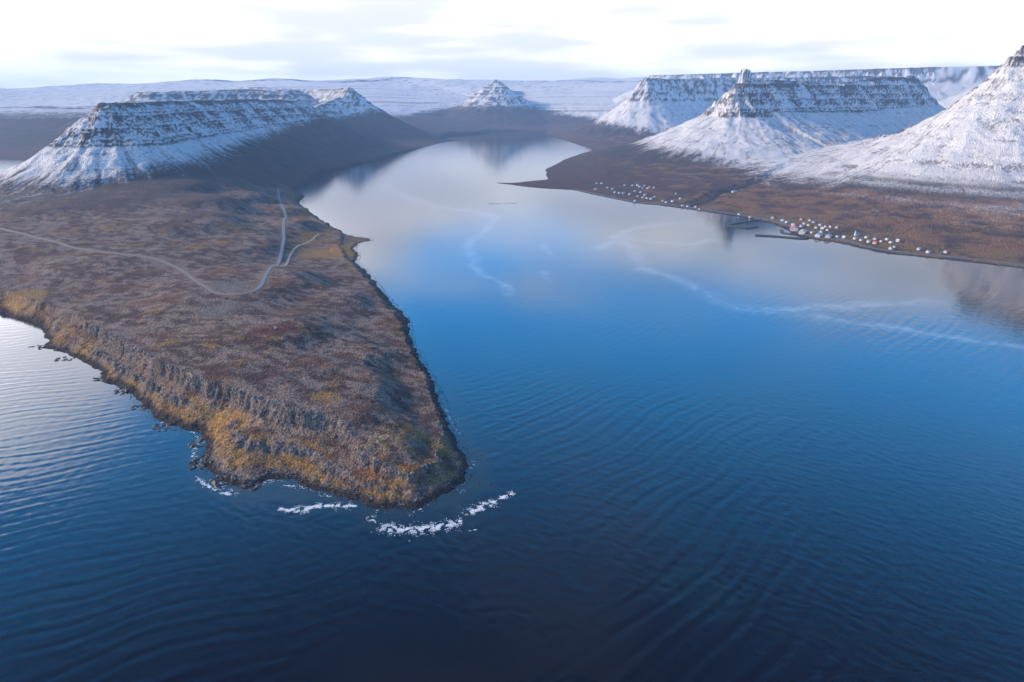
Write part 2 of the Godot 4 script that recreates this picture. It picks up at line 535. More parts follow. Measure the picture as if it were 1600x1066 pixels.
func sea_row(row: int, x0: float, z0: float, sx: float, sz: float, nx: int, x1: float, z1: float) -> void:
	var out := PackedColorArray()
	out.resize(nx)
	var z := z0 + row * sz
	for i in nx:
		var x := x0 + i * sx
		var c := Color(0.0002, 0.002, 0.006)
		var v := n_big.get_noise_2d(x * 0.8 + 3000.0, z * 0.8)
		c = c.lerp(Color(0.0002, 0.005, 0.009), smoothstep(-0.2, 0.4, v + 0.3 * n_mid.get_noise_2d(x, z)))
		var h := 0.0
		var sd := -shore(x, z)
		if sx < 7.0:
			h = swell(x, z) * (1.0 if sx < 3.0 else smoothstep(0.0, 60.0, z - z0)) * smoothstep(0.0, 40.0, sd)
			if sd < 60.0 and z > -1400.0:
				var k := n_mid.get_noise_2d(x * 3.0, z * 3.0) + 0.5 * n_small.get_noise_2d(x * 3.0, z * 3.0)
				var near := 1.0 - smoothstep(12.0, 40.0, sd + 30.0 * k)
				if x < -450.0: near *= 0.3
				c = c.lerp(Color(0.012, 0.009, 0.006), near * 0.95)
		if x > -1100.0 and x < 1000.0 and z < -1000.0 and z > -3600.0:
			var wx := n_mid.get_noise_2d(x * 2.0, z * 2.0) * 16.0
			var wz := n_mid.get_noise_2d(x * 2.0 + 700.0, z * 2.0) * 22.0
			var f := slick_sheen(x + wx, z + wz)
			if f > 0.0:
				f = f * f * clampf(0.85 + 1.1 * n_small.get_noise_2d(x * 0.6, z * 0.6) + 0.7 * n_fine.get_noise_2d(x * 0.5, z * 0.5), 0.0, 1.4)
				c = c.lerp(Color(0.42, 0.48, 0.55), clampf(f, 0.0, 1.0) * 0.22)  # brighter sky reflection of the slicks, painted into the water colour
		out[i] = Color(c.r, c.g, c.b, h)
	rows[row] = out


func sea(x0: float, z0: float, x1: float, z1: float, step: float, mat: Material, parent: Node) -> void:
	var nx := int((x1 - x0) / step) + 1
	var nz := int((z1 - z0) / step) + 1
	rows = []
	rows.resize(nz)
	each_row(nz, sea_row.bind(x0, z0, step, step, nx, x1, z1))
	var all := PackedColorArray()
	for r in rows:
		all.append_array(r)
	var v := PackedVector3Array()
	var n := PackedVector3Array()
	v.resize(nx * nz)
	n.resize(nx * nz)
	var index := PackedInt32Array()
	var dry_land := PackedByteArray()
	dry_land.resize(nx * nz)
	for j in nz:
		for i in nx:
			var k := j * nx + i
			dry_land[k] = 1 if shore(x0 + i * step, z0 + j * step) > 40.0 else 0
			v[k] = Vector3(x0 + i * step, all[k].a, z0 + j * step)
			if i > 0 and j > 0 and i < nx - 1 and j < nz - 1:
				n[k] = Vector3((all[k - 1].a - all[k + 1].a) / (2.0 * step), 1.0, (all[k - nx].a - all[k + nx].a) / (2.0 * step)).normalized()
			else:
				n[k] = Vector3.UP
			if i > 0 and j > 0 and not (step < 150.0 and dry_land[k] and dry_land[k - 1] and dry_land[k - nx] and dry_land[k - nx - 1]):
				index.append_array([k - nx - 1, k - nx, k - 1, k - nx, k, k - 1])
	for k in all.size():
		all[k] = Color(all[k].r, all[k].g, all[k].b, 1.0)
	tris += index.size() / 3
	sheet("water", v, n, all, index, mat, parent)


# ---------------------------------------------------------------- sky

func sky_row(row: int, w: int, h: int, n1: FastNoiseLite, n2: FastNoiseLite) -> void:
	var out := PackedFloat32Array()
	out.resize(w * 3)
	var el := 90.0 - (row + 0.5) / h * 180.0
	for i in w:
		var az := (i + 0.5) / w * 360.0
		var e := maxf(el, -2.0)
		var ra := deg_to_rad(az)
		var cx := cos(ra) * 100.0
		var cy := sin(ra) * 100.0
		var hz := n1.get_noise_3d(cx, cy, e * 9.0)
		hz = hz * 0.65 + 0.55 * n1.get_noise_3d(cx * 1.3 + 400.0, cy * 1.3, e * 34.0)
		var soft := n2.get_noise_3d(cx, cy, e * 4.0)
		# a sheet of cloud low over the fjord, reaching higher in the west, broken above
		var west := 0.5 - 0.5 * sin(ra)
		var rim := 13.0 + 10.0 * smoothstep(0.55, 0.85, west) + soft * 5.0
		var cover := 1.0 - smoothstep(rim - 4.0, rim + 4.0, e + hz * 3.0)
		cover = maxf(cover, 0.10 * smoothstep(0.0, 0.5, soft + hz * 0.5))
		var blue := Color(0.012, 0.038, 0.135).lerp(Color(0.05, 0.62, 1.55), 1.0 - smoothstep(19.0, 46.0, e))
		var lit := Color(0.80, 0.785, 0.78)
		var dim := Color(0.48, 0.49, 0.55)
		var cloud := lit.lerp(dim, clampf(smoothstep(-0.12, 0.4, hz * 0.9 + soft * 0.6 + 0.55 * (west - 0.5) + 0.05), 0.0, 1.0))
		var away := rad_to_deg(acos(clampf(Vector3(sin(ra) * cos(deg_to_rad(e)), sin(deg_to_rad(e)), -cos(ra) * cos(deg_to_rad(e))).dot(SUN.normalized()), -1.0, 1.0)))
		cloud = cloud * (1.0 + smoothstep(3.0, 13.0, e) * (6.5 * exp(-away * away / 1700.0) + 0.3 * exp(-away * away / 3000.0)))     # the sun behind thin cloud
		var c := blue.lerp(cloud, clampf(cover, 0.0, 1.0))
		out[i * 3] = c.r
		out[i * 3 + 1] = c.g
		out[i * 3 + 2] = c.b
	rows[row] = out


func make_sky() -> Sky:
	var w := 2048
	var h := 1024
	rows = []
	rows.resize(h)
	each_row(h, sky_row.bind(w, h, noise(81, 42.0, 4), noise(82, 60.0, 3)))
	var all := PackedFloat32Array()
	for r in rows:
		all.append_array(r)
	var pano := PanoramaSkyMaterial.new()
	pano.panorama = ImageTexture.create_from_image(Image.create_from_data(w, h, false, Image.FORMAT_RGBF, all.to_byte_array()))
	var s := Sky.new()
	s.sky_material = pano
	return s


func _ready() -> void:
	# ---- camera, sky, sun, haze
	var cam := Camera3D.new()
	cam.name = "camera"
	cam.position = Vector3(0, 400, 0)
	cam.rotation_degrees = Vector3(-19.7, 0, 0)
	cam.fov = 53.1
	cam.near = 1.0
	cam.far = 60000.0
	add_child(cam)
	cam.current = true
	n_big = noise(11, 900.0, 3)
	n_mid = noise(12, 160.0, 4)
	n_small = noise(13, 46.0, 4)
	n_fine = noise(14, 13.0, 3)
	n_ridge = noise(15, 60.0, 3)
	n_warp = noise(16, 190.0, 2)
	n_chop = noise(17, 22.0, 3)
	n_grain = noise(18, 5.0, 2)
	var env := Environment.new()
	env.background_mode = Environment.BG_SKY
	env.sky = make_sky()
	env.tonemap_mode = Environment.TONE_MAPPER_LINEAR
	env.tonemap_exposure = 1.95
	env.fog_enabled = true
	env.fog_density = 0.00004
	env.fog_light_color = Color(0.68, 0.83, 1.0)
	env.sdfgi_enabled = true
	env.ssao_enabled = true
	env.ssil_enabled = true
	var we := WorldEnvironment.new()
	we.name = "world_environment"
	we.environment = env
	add_child(we)
	var sun := DirectionalLight3D.new()
	sun.name = "sun"
	sun.light_energy = 1.1
	sun.light_angular_distance = 8.0
	sun.light_color = Color(1.0, 0.88, 0.75)
	sun.shadow_enabled = true
	add_child(sun)
	sun.look_at_from_position(SUN, Vector3.ZERO)

	# ---- fields
	var shore_line := pairs(SHORE)
	shore_near = Grid.new(-1200, -2300, 60, -560, 8)
	shore_mid = Grid.new(-3300, -9400, 2400, -1000, 24)
	shore_far = Grid.new(-14000, -22000, 14000, 1200, 120)
	for g in [shore_near, shore_mid, shore_far]:
		fill_distance(g, shore_line, true)
	rim_at = Grid.new(-2600, -3300, 60, -540, 10)
	fill_distance(rim_at, pairs(RIM, 3), true)
	top_at = Grid.new(-2600, -3300, 60, -540, 20)
	fill_tops(top_at)
	road_at = Grid.new(-2600, -3300, 60, -540, 10)
	fill_distance(road_at, pairs(ROAD + SIDE_ROAD), false)
	track_at = Grid.new(-800, -2200, -300, -1400, 5)
	fill_distance(track_at, pairs(TRACK), false)
	river_at = Grid.new(500, -5000, 2700, -2500, 12)
	fill_distance(river_at, pairs(RIVER), false)
	mountain([-1620, -2900, 376, -1690, -3500, 380, -1740, -4300, 384, -1680, -5100, 386, -1600, -5550, 352], 35, 900, 0.60, 0.20, 2.0, 19)
	mountain([-2050, -2900, 100, -1850, -2700, 112, -1500, -2590, 116, -1330, -2800, 104], 50, 330, 0.5, 0.34, 1.5, 24)
	mountain([-3300, -6700, 440, -2700, -7100, 470, -2250, -7200, 465], 160, 1500, 0.7, 0.12, 1.6, 30)
	mountain([-1568, -7000, 492, -1800, -7500, 470, -2300, -8200, 480, -3400, -9200, 520], 8, 1000, 0.66, 0.22, 1.6, 30)
	mountain([-1620, -5600, 330, -1800, -6250, 285, -1650, -6900, 400], 30, 900, 0.7, 0.15, 1.6, 28)
	mountain([-231, -10500, 640, -215, -10620, 570, -150, -11200, 480, 200, -12600, 500], 2, 1250, 0.30, 0.55, 1.3, 24)
	mountain([-9000, -15500, 600, -6000, -15800, 680, -4000, -15300, 690, -2500, -16300, 760, -500, -16700, 740, 1500, -16500, 770, 3200, -15300, 740, 5000, -15500, 830, 8000, -15200, 860, 12000, -15000, 900], 900, 5200, 0.97, 0.03, 0.42, 40)
	mountain([1377, -7500, 591, 1700, -7750, 585, 2600, -8200, 600, 4600, -8800, 640], 10, 950, 0.62, 0.2, 1.7, 30)
	mountain([1440, -4640, 460, 1495, -4700, 512, 1800, -4860, 500, 2326, -5200, 490, 2700, -5420, 530, 3044, -5600, 552, 3400, -6200, 560], 25, 1300, 0.62, 0.14, 2.0, 28)
	mountain([1488, -4697, 562, 1496, -4700, 570, 1506, -4704, 560], 20, 62, 0.4, 0.8, 1.0, 17)
	mountain([3600, -2700, 950, 2900, -3000, 850, 2275, -3300, 617, 2190, -3480, 410, 2130, -3650, 296, 2050, -3850, 215], 8, 1500, 0.86, 0.06, 2.3, 30)
	mountain([2240, -10500, 690, 4138, -10300, 735, 7000, -9800, 800], 300, 1800, 0.75, 0.08, 1.5, 45)
	mountain([4500, -5200, 640, 5600, -7800, 700, 7500, -8500, 760], 300, 1900, 0.7, 0.12, 1.6, 40)
	mountain([-9000, -8600, 300, -6380, -9000, 300, -5000, -9300, 310, -3800, -9800, 380], 500, 3600, 0.92, 0.08, 1.1, 40)
	mountain([-7000, -7300, 190, -5022, -7000, 200, -4000, -7000, 220], 300, 1900, 0.8, 0.2, 1.2, 40)

	# ---- land
	var ground := StandardMaterial3D.new()
	ground.resource_name = "heath"
	ground.vertex_color_use_as_albedo = true
	ground.roughness = 0.95
	ground.metallic_specular = 0.25
	ground.uv1_triplanar = true
	ground.uv1_world_triplanar = true
	ground.uv1_scale = Vector3.ONE / 90.0
	ground.albedo_texture = texture(21, 0.045, 6, Color(0.6, 0.59, 0.58), Color(1, 1, 1), 2048)
	ground.heightmap_enabled = true
	ground.heightmap_texture = texture(22, 0.045, 6, Color.BLACK, Color.WHITE, 2048)
	ground.heightmap_scale = 130.0
	var slopes := ground.duplicate()
	slopes.resource_name = "mountain_ground"
	slopes.uv1_scale = Vector3.ONE / 170.0
	slopes.albedo_texture = texture(23, 0.03, 6, Color(0.74, 0.74, 0.74), Color(1, 1, 1))
	slopes.heightmap_scale = 500.0
	terrain("headland", "brown heath headland jutting into the fjord mouth", -1250, -1150, 0, -556, 2.0, 2.0, 1.0, ground)
	terrain("headland_slope", "brown heath and road below the left snowy mountain", -2250, -2450, -120, -1146, 4.0, 4.0, 1.0, ground)
	terrain("left_mountain", "snow-dusted table mountain on the fjord's left shore", -3320, -6000, -380, -2442, 5.0, 6.0, 1.0, slopes)
	terrain("right_shore", "brown slopes and snowy mountains on the fjord's right shore", -120, -5600, 3400, -1400, 7.0, 7.0, 1.0, slopes)
	terrain("fjord_head", "far snowy mountains and blue valley at the fjord's head", -5200, -12400, 5600, -5590, 18.0, 20.0, 1.0, slopes)
	terrain("far_plateau", "pale snow plateau on the horizon", -13000, -20000, 13000, -12380, 60.0, 60.0, 0.0, slopes)
	terrain("far_left_shore", "dark snow-capped shore beyond the left mountain", -13000, -12400, -5180, -3600, 40.0, 40.0, 0.0, slopes)
	terrain("back_left_shore", "snowy land behind the left mountain", -5200, -6000, -3300, -3600, 20.0, 20.0, 1.0, slopes)
	terrain("far_right_upland", "snow plateau behind the right mountains", 5580, -12400, 13000, -1000, 50.0, 50.0, 0.0, slopes)
	terrain("right_mountain", "snowy slope of the tall right mountain", 3390, -5600, 5600, -1000, 18.0, 18.0, 1.0, slopes)

	# ---- sea
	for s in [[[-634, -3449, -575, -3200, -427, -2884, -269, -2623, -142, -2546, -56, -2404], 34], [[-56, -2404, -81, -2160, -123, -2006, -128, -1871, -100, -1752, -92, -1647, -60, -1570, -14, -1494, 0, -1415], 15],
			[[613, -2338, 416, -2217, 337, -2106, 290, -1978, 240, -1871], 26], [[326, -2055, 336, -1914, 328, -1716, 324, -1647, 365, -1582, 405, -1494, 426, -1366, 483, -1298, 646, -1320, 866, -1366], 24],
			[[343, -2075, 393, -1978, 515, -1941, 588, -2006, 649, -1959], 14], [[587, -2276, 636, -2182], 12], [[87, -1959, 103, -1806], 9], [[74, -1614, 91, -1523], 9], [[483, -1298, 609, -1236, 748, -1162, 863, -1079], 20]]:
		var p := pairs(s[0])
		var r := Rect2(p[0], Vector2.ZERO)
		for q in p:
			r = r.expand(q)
		slick_lines.append([p, float(s[1]) * 1.9, r.grow(s[1] * 1.9)])
	var water := StandardMaterial3D.new()
	water.resource_name = "sea_water"
	water.vertex_color_use_as_albedo = true
	water.roughness = 0.05
	water.metallic_specular = 0.44
	water.uv1_triplanar = true
	water.uv1_world_triplanar = true
	water.uv1_scale = Vector3(1.0 / 230.0, 1.0 / 230.0, 1.0 / 230.0)
	water.normal_enabled = true
	water.normal_texture = texture(31, 0.012, 5, Color.BLACK, Color.WHITE, 2048, 5.0)
	water.normal_scale = 0.035
	var the_sea := Node3D.new()
	the_sea.name = "sea"
	add_child(the_sea)
	tag(the_sea, "deep blue fjord water", "", "", "structure")
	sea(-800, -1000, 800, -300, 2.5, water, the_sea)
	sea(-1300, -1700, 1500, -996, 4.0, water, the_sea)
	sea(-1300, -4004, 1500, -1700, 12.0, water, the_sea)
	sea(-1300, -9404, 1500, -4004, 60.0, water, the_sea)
	sea(-13300, -5500, -1300, 2500, 100.0, water, the_sea)
	sea(1500, -5500, 13500, 2500, 100.0, water, the_sea)
	sea(-1300, -1000, -800, -300, 20.0, water, the_sea)
	sea(800, -1000, 1500, -300, 20.0, water, the_sea)
	sea(-1300, -300, 1500, 2500, 70.0, water, the_sea)
	details(ground)


# ---------------------------------------------------------------- things

func plain(called: String, c: Color, rough := 0.8) -> StandardMaterial3D:
	var m := StandardMaterial3D.new()
	m.resource_name = called
	m.albedo_color = c.linear_to_srgb()
	m.roughness = rough
	return m


func nth(i: int) -> String:
	var n := i + 1
	return str(n) + ("th" if n % 100 in [11, 12, 13] else ["th", "st", "nd", "rd", "th", "th", "th", "th", "th", "th"][n % 10])


func ground_at(x: float, z: float) -> float:
	return land(x, z, 1.0).a


func smooth_line(a: Array, step: float) -> PackedVector2Array:
	var curve := Curve2D.new()
	var p := pairs(a)
	for i in p.size():
		var d := (p[mini(i + 1, p.size() - 1)] - p[maxi(i - 1, 0)]) / 6.0
		curve.add_point(p[i], -d, d)
	curve.bake_interval = step
	return curve.get_baked_points()


# a strip laid on the land: crown of the road, shoulders that dip into the ground
func strip(called: String, label: String, a: Array, half: float, lift: float, mat: Material, parent: Node = self) -> MeshInstance3D:
	var p := smooth_line(a, 8.0)
	var hs := PackedFloat32Array()
	for q in p:
		hs.append(ground_at(q.x, q.y))
	var v := PackedVector3Array()
	var n := PackedVector3Array()
	var index := PackedInt32Array()
	for i in p.size():
		var d := (p[mini(i + 1, p.size() - 1)] - p[maxi(i - 1, 0)]).normalized()
		var across := Vector2(d.y, -d.x)
		var h := 0.0
		for k in range(-2, 3):
			h += hs[clampi(i + k, 0, p.size() - 1)] / 5.0
		var prof := [[-half - 2.5, -2.0], [-half, lift], [half, lift], [half + 2.5, -2.0]]
		for k in 4:
			var q: Vector2 = p[i] + across * float(prof[k][0])
			v.append(Vector3(q.x, h + float(prof[k][1]), q.y))
			n.append(Vector3(0, 1, 0))
			if i > 0 and k > 0:
				var b := i * 4 + k
				index.append_array([b - 5, b - 4, b - 1, b - 4, b, b - 1])
	var o := sheet(called, v, n, PackedColorArray(), index, mat, parent)
	if parent == self:
		tag(o, label, "", "", "structure")
	return o


# a rubble mound along a line: sloping sides, uneven edges
func mound(called: String, label: String, category: String, a: Array, half: float, top: float, mat: Material, seed_: int) -> void:
	var rng := RandomNumberGenerator.new()
	rng.seed = seed_
	var p := smooth_line(a, 4.0)
	var st := SurfaceTool.new()
	st.begin(Mesh.PRIMITIVE_TRIANGLES)
	st.set_smooth_group(-1)
	var ring := []
	for i in p.size():
		var d := (p[mini(i + 1, p.size() - 1)] - p[maxi(i - 1, 0)]).normalized()
		var across := Vector2(-d.y, d.x)
		var one := []
		for k in [[-1.0, -2.0], [-0.72, 0.3], [-0.42, 1.0], [0.42, 1.0], [0.72, 0.3], [1.0, -2.0]]:
			var q: Vector2 = p[i] + across * (half * float(k[0]) + rng.randf_range(-0.7, 0.7)) + d * rng.randf_range(-0.9, 0.9)
			one.append(Vector3(q.x, top * float(k[1]) + rng.randf_range(-0.4, 0.4), q.y))
		ring.append(one)
	for i in ring.size() - 1:
		for k in 5:
			for q: Vector3 in [ring[i][k], ring[i][k + 1], ring[i + 1][k], ring[i][k + 1], ring[i + 1][k + 1], ring[i + 1][k]]:
				st.add_vertex(q)
	for e in [0, ring.size() - 1]:
		for k in range(1, 5):
			for q: Vector3 in [ring[e][0], ring[e][k], ring[e][k + 1]]:
				st.add_vertex(q)
	st.generate_normals()
	var o := MeshInstance3D.new()
	o.name = numbered(called)
	o.mesh = st.commit()
	o.mesh.surface_set_material(0, mat)
	add_child(o)
	tag(o, label, category)


func rock_mesh(seed_: int, flat: float, mat: Material) -> ArrayMesh:
	var n := noise(seed_, 0.9, 2)
	var st := SurfaceTool.new()
	st.begin(Mesh.PRIMITIVE_TRIANGLES)
	var around := 9
	var up := 4
	var pts := []
	for j in up + 1:
		var line := []
		for i in around:
			var a := TAU * i / around
			var b := -0.35 + (PI / 2 + 0.35) * j / up
			var d := Vector3(cos(a) * cos(b), sin(b), sin(a) * cos(b))
			var k := 1.0 + 0.75 * n.get_noise_3d(d.x + seed_, d.y, d.z)
			line.append(Vector3(d.x * k, d.y * k * flat, d.z * k) if j < up else Vector3(0, flat * (1.0 + 0.4 * n.get_noise_1d(seed_)), 0))
		pts.append(line)
	st.set_smooth_group(-1)
	for j in up:
		for i in around:
			var i2 := (i + 1) % around
			for q in [pts[j][i], pts[j + 1][i], pts[j][i2], pts[j][i2], pts[j + 1][i], pts[j + 1][i2]]:
				st.add_vertex(q)
	st.generate_normals()
	var m := st.commit()
	m.surface_set_material(0, mat)
	return m


# an angular block: a five-sided prism with uneven top and broken corners
func block_mesh(sides: int, mat: Material) -> ArrayMesh:
	var rng := RandomNumberGenerator.new()
	rng.seed = 12
	var st := SurfaceTool.new()
	st.begin(Mesh.PRIMITIVE_TRIANGLES)
	st.set_smooth_group(-1)
	var rings := []
	for j in 3:
		var one := []
		for i in sides:
			var a := TAU * (i + rng.randf_range(-0.2, 0.2)) / sides
			var w: float = [1.1, 1.0, 0.8][j] * rng.randf_range(0.85, 1.1)
			one.append(Vector3(cos(a) * w, [-0.6, 0.75, 1.0][j] + (rng.randf_range(-0.15, 0.15) if j > 0 else 0.0), sin(a) * w))
		rings.append(one)
	for j in 2:
		for i in sides:
			var k := (i + 1) % sides
			for q: Vector3 in [rings[j][i], rings[j + 1][i], rings[j][k], rings[j][k], rings[j + 1][i], rings[j + 1][k]]:
				st.add_vertex(q)
	for i in range(1, sides - 1):
		for q: Vector3 in [rings[2][0], rings[2][i + 1], rings[2][i]]:
			st.add_vertex(q)
	st.generate_normals()
	var m := st.commit()
	m.surface_set_material(0, mat)
	return m


func scatter(called: String, label: String, m: Mesh, spots: Array, parent: Node = self) -> void:
	var mm := MultiMesh.new()
	mm.transform_format = MultiMesh.TRANSFORM_3D
	mm.mesh = m
	mm.instance_count = spots.size()
	for i in spots.size():
		mm.set_instance_transform(i, spots[i])
	var o := MultiMeshInstance3D.new()
	o.name = numbered(called)
	o.multimesh = mm
	parent.add_child(o)
	tag(o, label, "", "", "stuff")


func house(called: String, label: String, category: String, group: String, at: Vector2, turn: float, size: Vector3, roof_rise: float, wall: Material, roof: Material) -> Node3D:
	var o := Node3D.new()
	o.name = numbered(called)
	add_child(o)
	o.position = Vector3(at.x, ground_at(at.x, at.y) - 0.4, at.y)
	o.rotation.y = turn
	tag(o, label, category, group)
	var w := size.x / 2
	var d := size.z / 2
	var st := SurfaceTool.new()
	st.begin(Mesh.PRIMITIVE_TRIANGLES)
	st.set_smooth_group(-1)
	var y := size.y + 0.4
	var f := [Vector3(-w, -1.5, d), Vector3(w, -1.5, d), Vector3(w, -1.5, -d), Vector3(-w, -1.5, -d)]
	for i in 4:
		var a: Vector3 = f[i]
		var b: Vector3 = f[(i + 1) % 4]
		var a2 := Vector3(a.x, y, a.z)
		var b2 := Vector3(b.x, y, b.z)
		for q in [a, a2, b, b, a2, b2]:
			st.add_vertex(q)
		if i % 2 == 1:
			for q in [a2, Vector3(a.x, y + roof_rise, 0), b2]:
				st.add_vertex(q)
	st.generate_normals()
	var walls := MeshInstance3D.new()
	walls.name = "wall"
	walls.mesh = st.commit()
	walls.mesh.surface_set_material(0, wall)
	o.add_child(walls, true)
	st = SurfaceTool.new()
	st.begin(Mesh.PRIMITIVE_TRIANGLES)
	st.set_smooth_group(-1)
	var e := 0.5
	var slope := roof_rise / d
	for s in [1.0, -1.0]:
		var lowz: float = s * (d + e)
		var t := 0.25
		var p := [Vector3(-w - e, y - e * slope + t, lowz), Vector3(w + e, y - e * slope + t, lowz), Vector3(w + e, y + roof_rise + t, 0), Vector3(-w - e, y + roof_rise + t, 0)]
		var order := [0, 3, 1, 1, 3, 2] if s > 0.0 else [0, 1, 3, 1, 2, 3]
		for k in order:
			st.add_vertex(p[k])
		order.reverse()
		for k in order:
			st.add_vertex(p[k] - Vector3(0, 0.22, 0))
		for k in [[0, 1], [1, 2], [3, 0]]:
			var a: Vector3 = p[k[0]]
			var b: Vector3 = p[k[1]]
			var dn := Vector3(0, -0.22, 0)
			for q in [a, b, a + dn, b, b + dn, a + dn]:
				st.add_vertex(q)
	st.generate_normals()
	var top := MeshInstance3D.new()
	top.name = "roof"
	top.mesh = st.commit()
	top.mesh.surface_set_material(0, roof)
	o.add_child(top, true)
	return o


func details(ground: Material) -> void:
	var rng := RandomNumberGenerator.new()
	rng.seed = 5
	# ---- roads
	var asphalt := StandardMaterial3D.new()
	asphalt.resource_name = "asphalt"
	asphalt.albedo_color = Color(0.38, 0.40, 0.43)
	asphalt.roughness = 0.7
	asphalt.uv1_triplanar = true
	asphalt.uv1_world_triplanar = true
	asphalt.uv1_scale = Vector3.ONE / 30.0
	asphalt.albedo_texture = texture(41, 0.1, 4, Color(0.8, 0.8, 0.8), Color(1, 1, 1), 512)
	strip("road", "grey road curving across the headland", ROAD, 3.3, 0.7, asphalt)
	strip("side_road", "brown gravel road running left below the snowy mountain", SIDE_ROAD, 2.5, 0.6, plain("gravel", Color(0.13, 0.115, 0.105)))
	strip("coast_road", "grey road along the right shore between the villages", [282, -3174, 372, -3000, 498, -2775, 590, -2708, 680, -2612, 830, -2420, 893, -2290, 905, -2190, 900, -2070, 972, -1985, 1025, -1850, 1160, -1762, 1290, -1665, 1420, -1560], 4.0, 1.0, asphalt)
	strip("dirt_track", "pale dirt track branching from the road to the cove", TRACK, 1.8, 0.5, plain("dirt", Color(0.22, 0.18, 0.15)))
	# ---- harbour
	var rubble := StandardMaterial3D.new()
	rubble.resource_name = "rubble"
	rubble.albedo_color = Color(0.27, 0.28, 0.3)
	rubble.roughness = 0.9
	rubble.uv1_triplanar = true
	rubble.uv1_world_triplanar = true
	rubble.uv1_scale = Vector3.ONE / 12.0
	rubble.albedo_texture = texture(42, 0.12, 4, Color(0.35, 0.35, 0.35), Color(1, 1, 1), 512)
	mound("breakwater", "dark rock breakwater bent in a hook, the farther of two at the near village", "breakwater", [865, -2360, 776, -2301, 718, -2256, 714, -2245, 729, -2217, 759, -2194, 797, -2217], 9.0, 3.0, rubble, 3)
	mound("breakwater", "straight dark rock breakwater reaching out from the near village's quay", "breakwater", [744, -2075, 805, -2055, 861, -2025, 885, -2030], 10.0, 3.2, rubble, 4)
	mound("quay", "short dark quay inside the harbour below the red-roofed hall", "quay", [858, -2165, 845, -2117, 861, -2096, 880, -2085], 8.0, 2.6, rubble, 5)
	# ---- villages
	var white := plain("white_paint", Color(0.4, 0.4, 0.4))
	var cream := plain("cream_paint", Color(0.42, 0.38, 0.3))
	var grey := plain("grey_metal", Color(0.28, 0.3, 0.33), 0.6)
	var pale := plain("pale_metal", Color(0.36, 0.38, 0.42), 0.7)
	var red := plain("red_metal", Color(0.42, 0.09, 0.07), 0.5)
	var teal := plain("blue_metal", Color(0.16, 0.3, 0.4), 0.5)
	var dark := plain("dark_metal", Color(0.1, 0.1, 0.12), 0.5)
	house("harbour_hall", "long white harbour hall with a red roof, largest in the near village", "hall", "", Vector2(896, -2160), 1.2, Vector3(46, 7, 22), 4.0, white, red)
	house("harbour_hall", "wide cream harbour hall beside the red-roofed hall", "hall", "", Vector2(898, -2098), 1.0, Vector3(34, 7, 18), 3.0, cream, pale)
	house("warehouse", "pale blue warehouse by the water, farther of the pair", "warehouse", "", Vector2(925, -2045), 0.9, Vector3(30, 6, 15), 3.0, white, teal)
	house("warehouse", "pale grey warehouse by the water, nearer of the pair", "warehouse", "", Vector2(946, -2026), 0.9, Vector3(26, 6, 14), 3.0, grey, grey)
	house("farmhouse", "lone white farmhouse on the brown slope between the villages", "house", "", Vector2(962, -2999), 0.3, Vector3(20, 5, 10), 3.5, white, pale)
	var church := house("church", "white church with a small tower above the near village's houses", "church", "", Vector2(1038, -2039), 0.6, Vector3(20, 6, 9), 5.0, white, dark)
	var tower := MeshInstance3D.new()
	tower.name = "tower"
	var tm := CylinderMesh.new()
	tm.top_radius = 2.2
	tm.bottom_radius = 2.6
	tm.height = 15.0
	tm.radial_segments = 4
	tower.mesh = tm
	tm.material = white
	tower.position = Vector3(-11.5, 6.0, 0)
	tower.rotation.y = PI / 4
	church.add_child(tower)
	var spire := MeshInstance3D.new()
	spire.name = "spire"
	var sm := CylinderMesh.new()
	sm.top_radius = 0.05
	sm.bottom_radius = 2.6
	sm.height = 6.0
	sm.radial_segments = 4
	sm.material = dark
	spire.mesh = sm
	spire.position = Vector3(0, 10.4, 0)
	tower.add_child(spire)
	var near_homes := [811, -2446, 834, -2394, 897, -2356, 913, -2308, 915, -2274, 918, -2225, 978, -2312, 958, -2237, 961, -2208, 933, -2196, 997, -2257, 996, -2285, 997, -2204, 1004, -2176, 967, -2163, 979, -2145, 984, -2120, 1012, -2163, 1024, -2147, 922, -2088, 952, -2090, 971, -2024, 985, -2010, 1009, -1990, 1017, -1970, 1046, -1999, 1060, -1975, 1026, -1944, 1034, -1926, 1063, -1945, 1087, -1961, 1079, -1924, 1105, -1937, 1062, -1874, 1044, -1858, 1113, -1842, 1120, -1810, 1164, -1806]
	var far_homes := [375, -3124, 423, -3288, 449, -3101, 447, -3009, 462, -2984, 478, -2976, 432, -3145, 400, -3293, 499, -2940, 521, -3218, 555, -3205, 577, -3198, 579, -3150, 605, -3175, 583, -3097, 615, -3112, 597, -3052, 629, -3080, 535, -3019, 552, -2976, 559, -2906, 523, -2885, 541, -2852, 565, -2808, 588, -2853, 552, -2826, 604, -2763, 638, -2742, 685, -2894, 680, -2790, 657, -2652, 674, -2636, 699, -2619, 703, -2577, 495, -2778, 611, -2730]
	var near_at := []
	for i in range(0, near_homes.size(), 2):
		near_at.append(Vector2(near_homes[i], near_homes[i + 1]))
	near_at.sort_custom(func(a, b): return a.distance_to(Vector2(744, -2560)) < b.distance_to(Vector2(744, -2560)))
	var far_at := []
	for i in range(0, far_homes.size(), 2):
		far_at.append(Vector2(far_homes[i], far_homes[i + 1]))
	far_at.sort_custom(func(a, b): return a.distance_to(Vector2(-101, -3442)) < b.distance_to(Vector2(-101, -3442)))
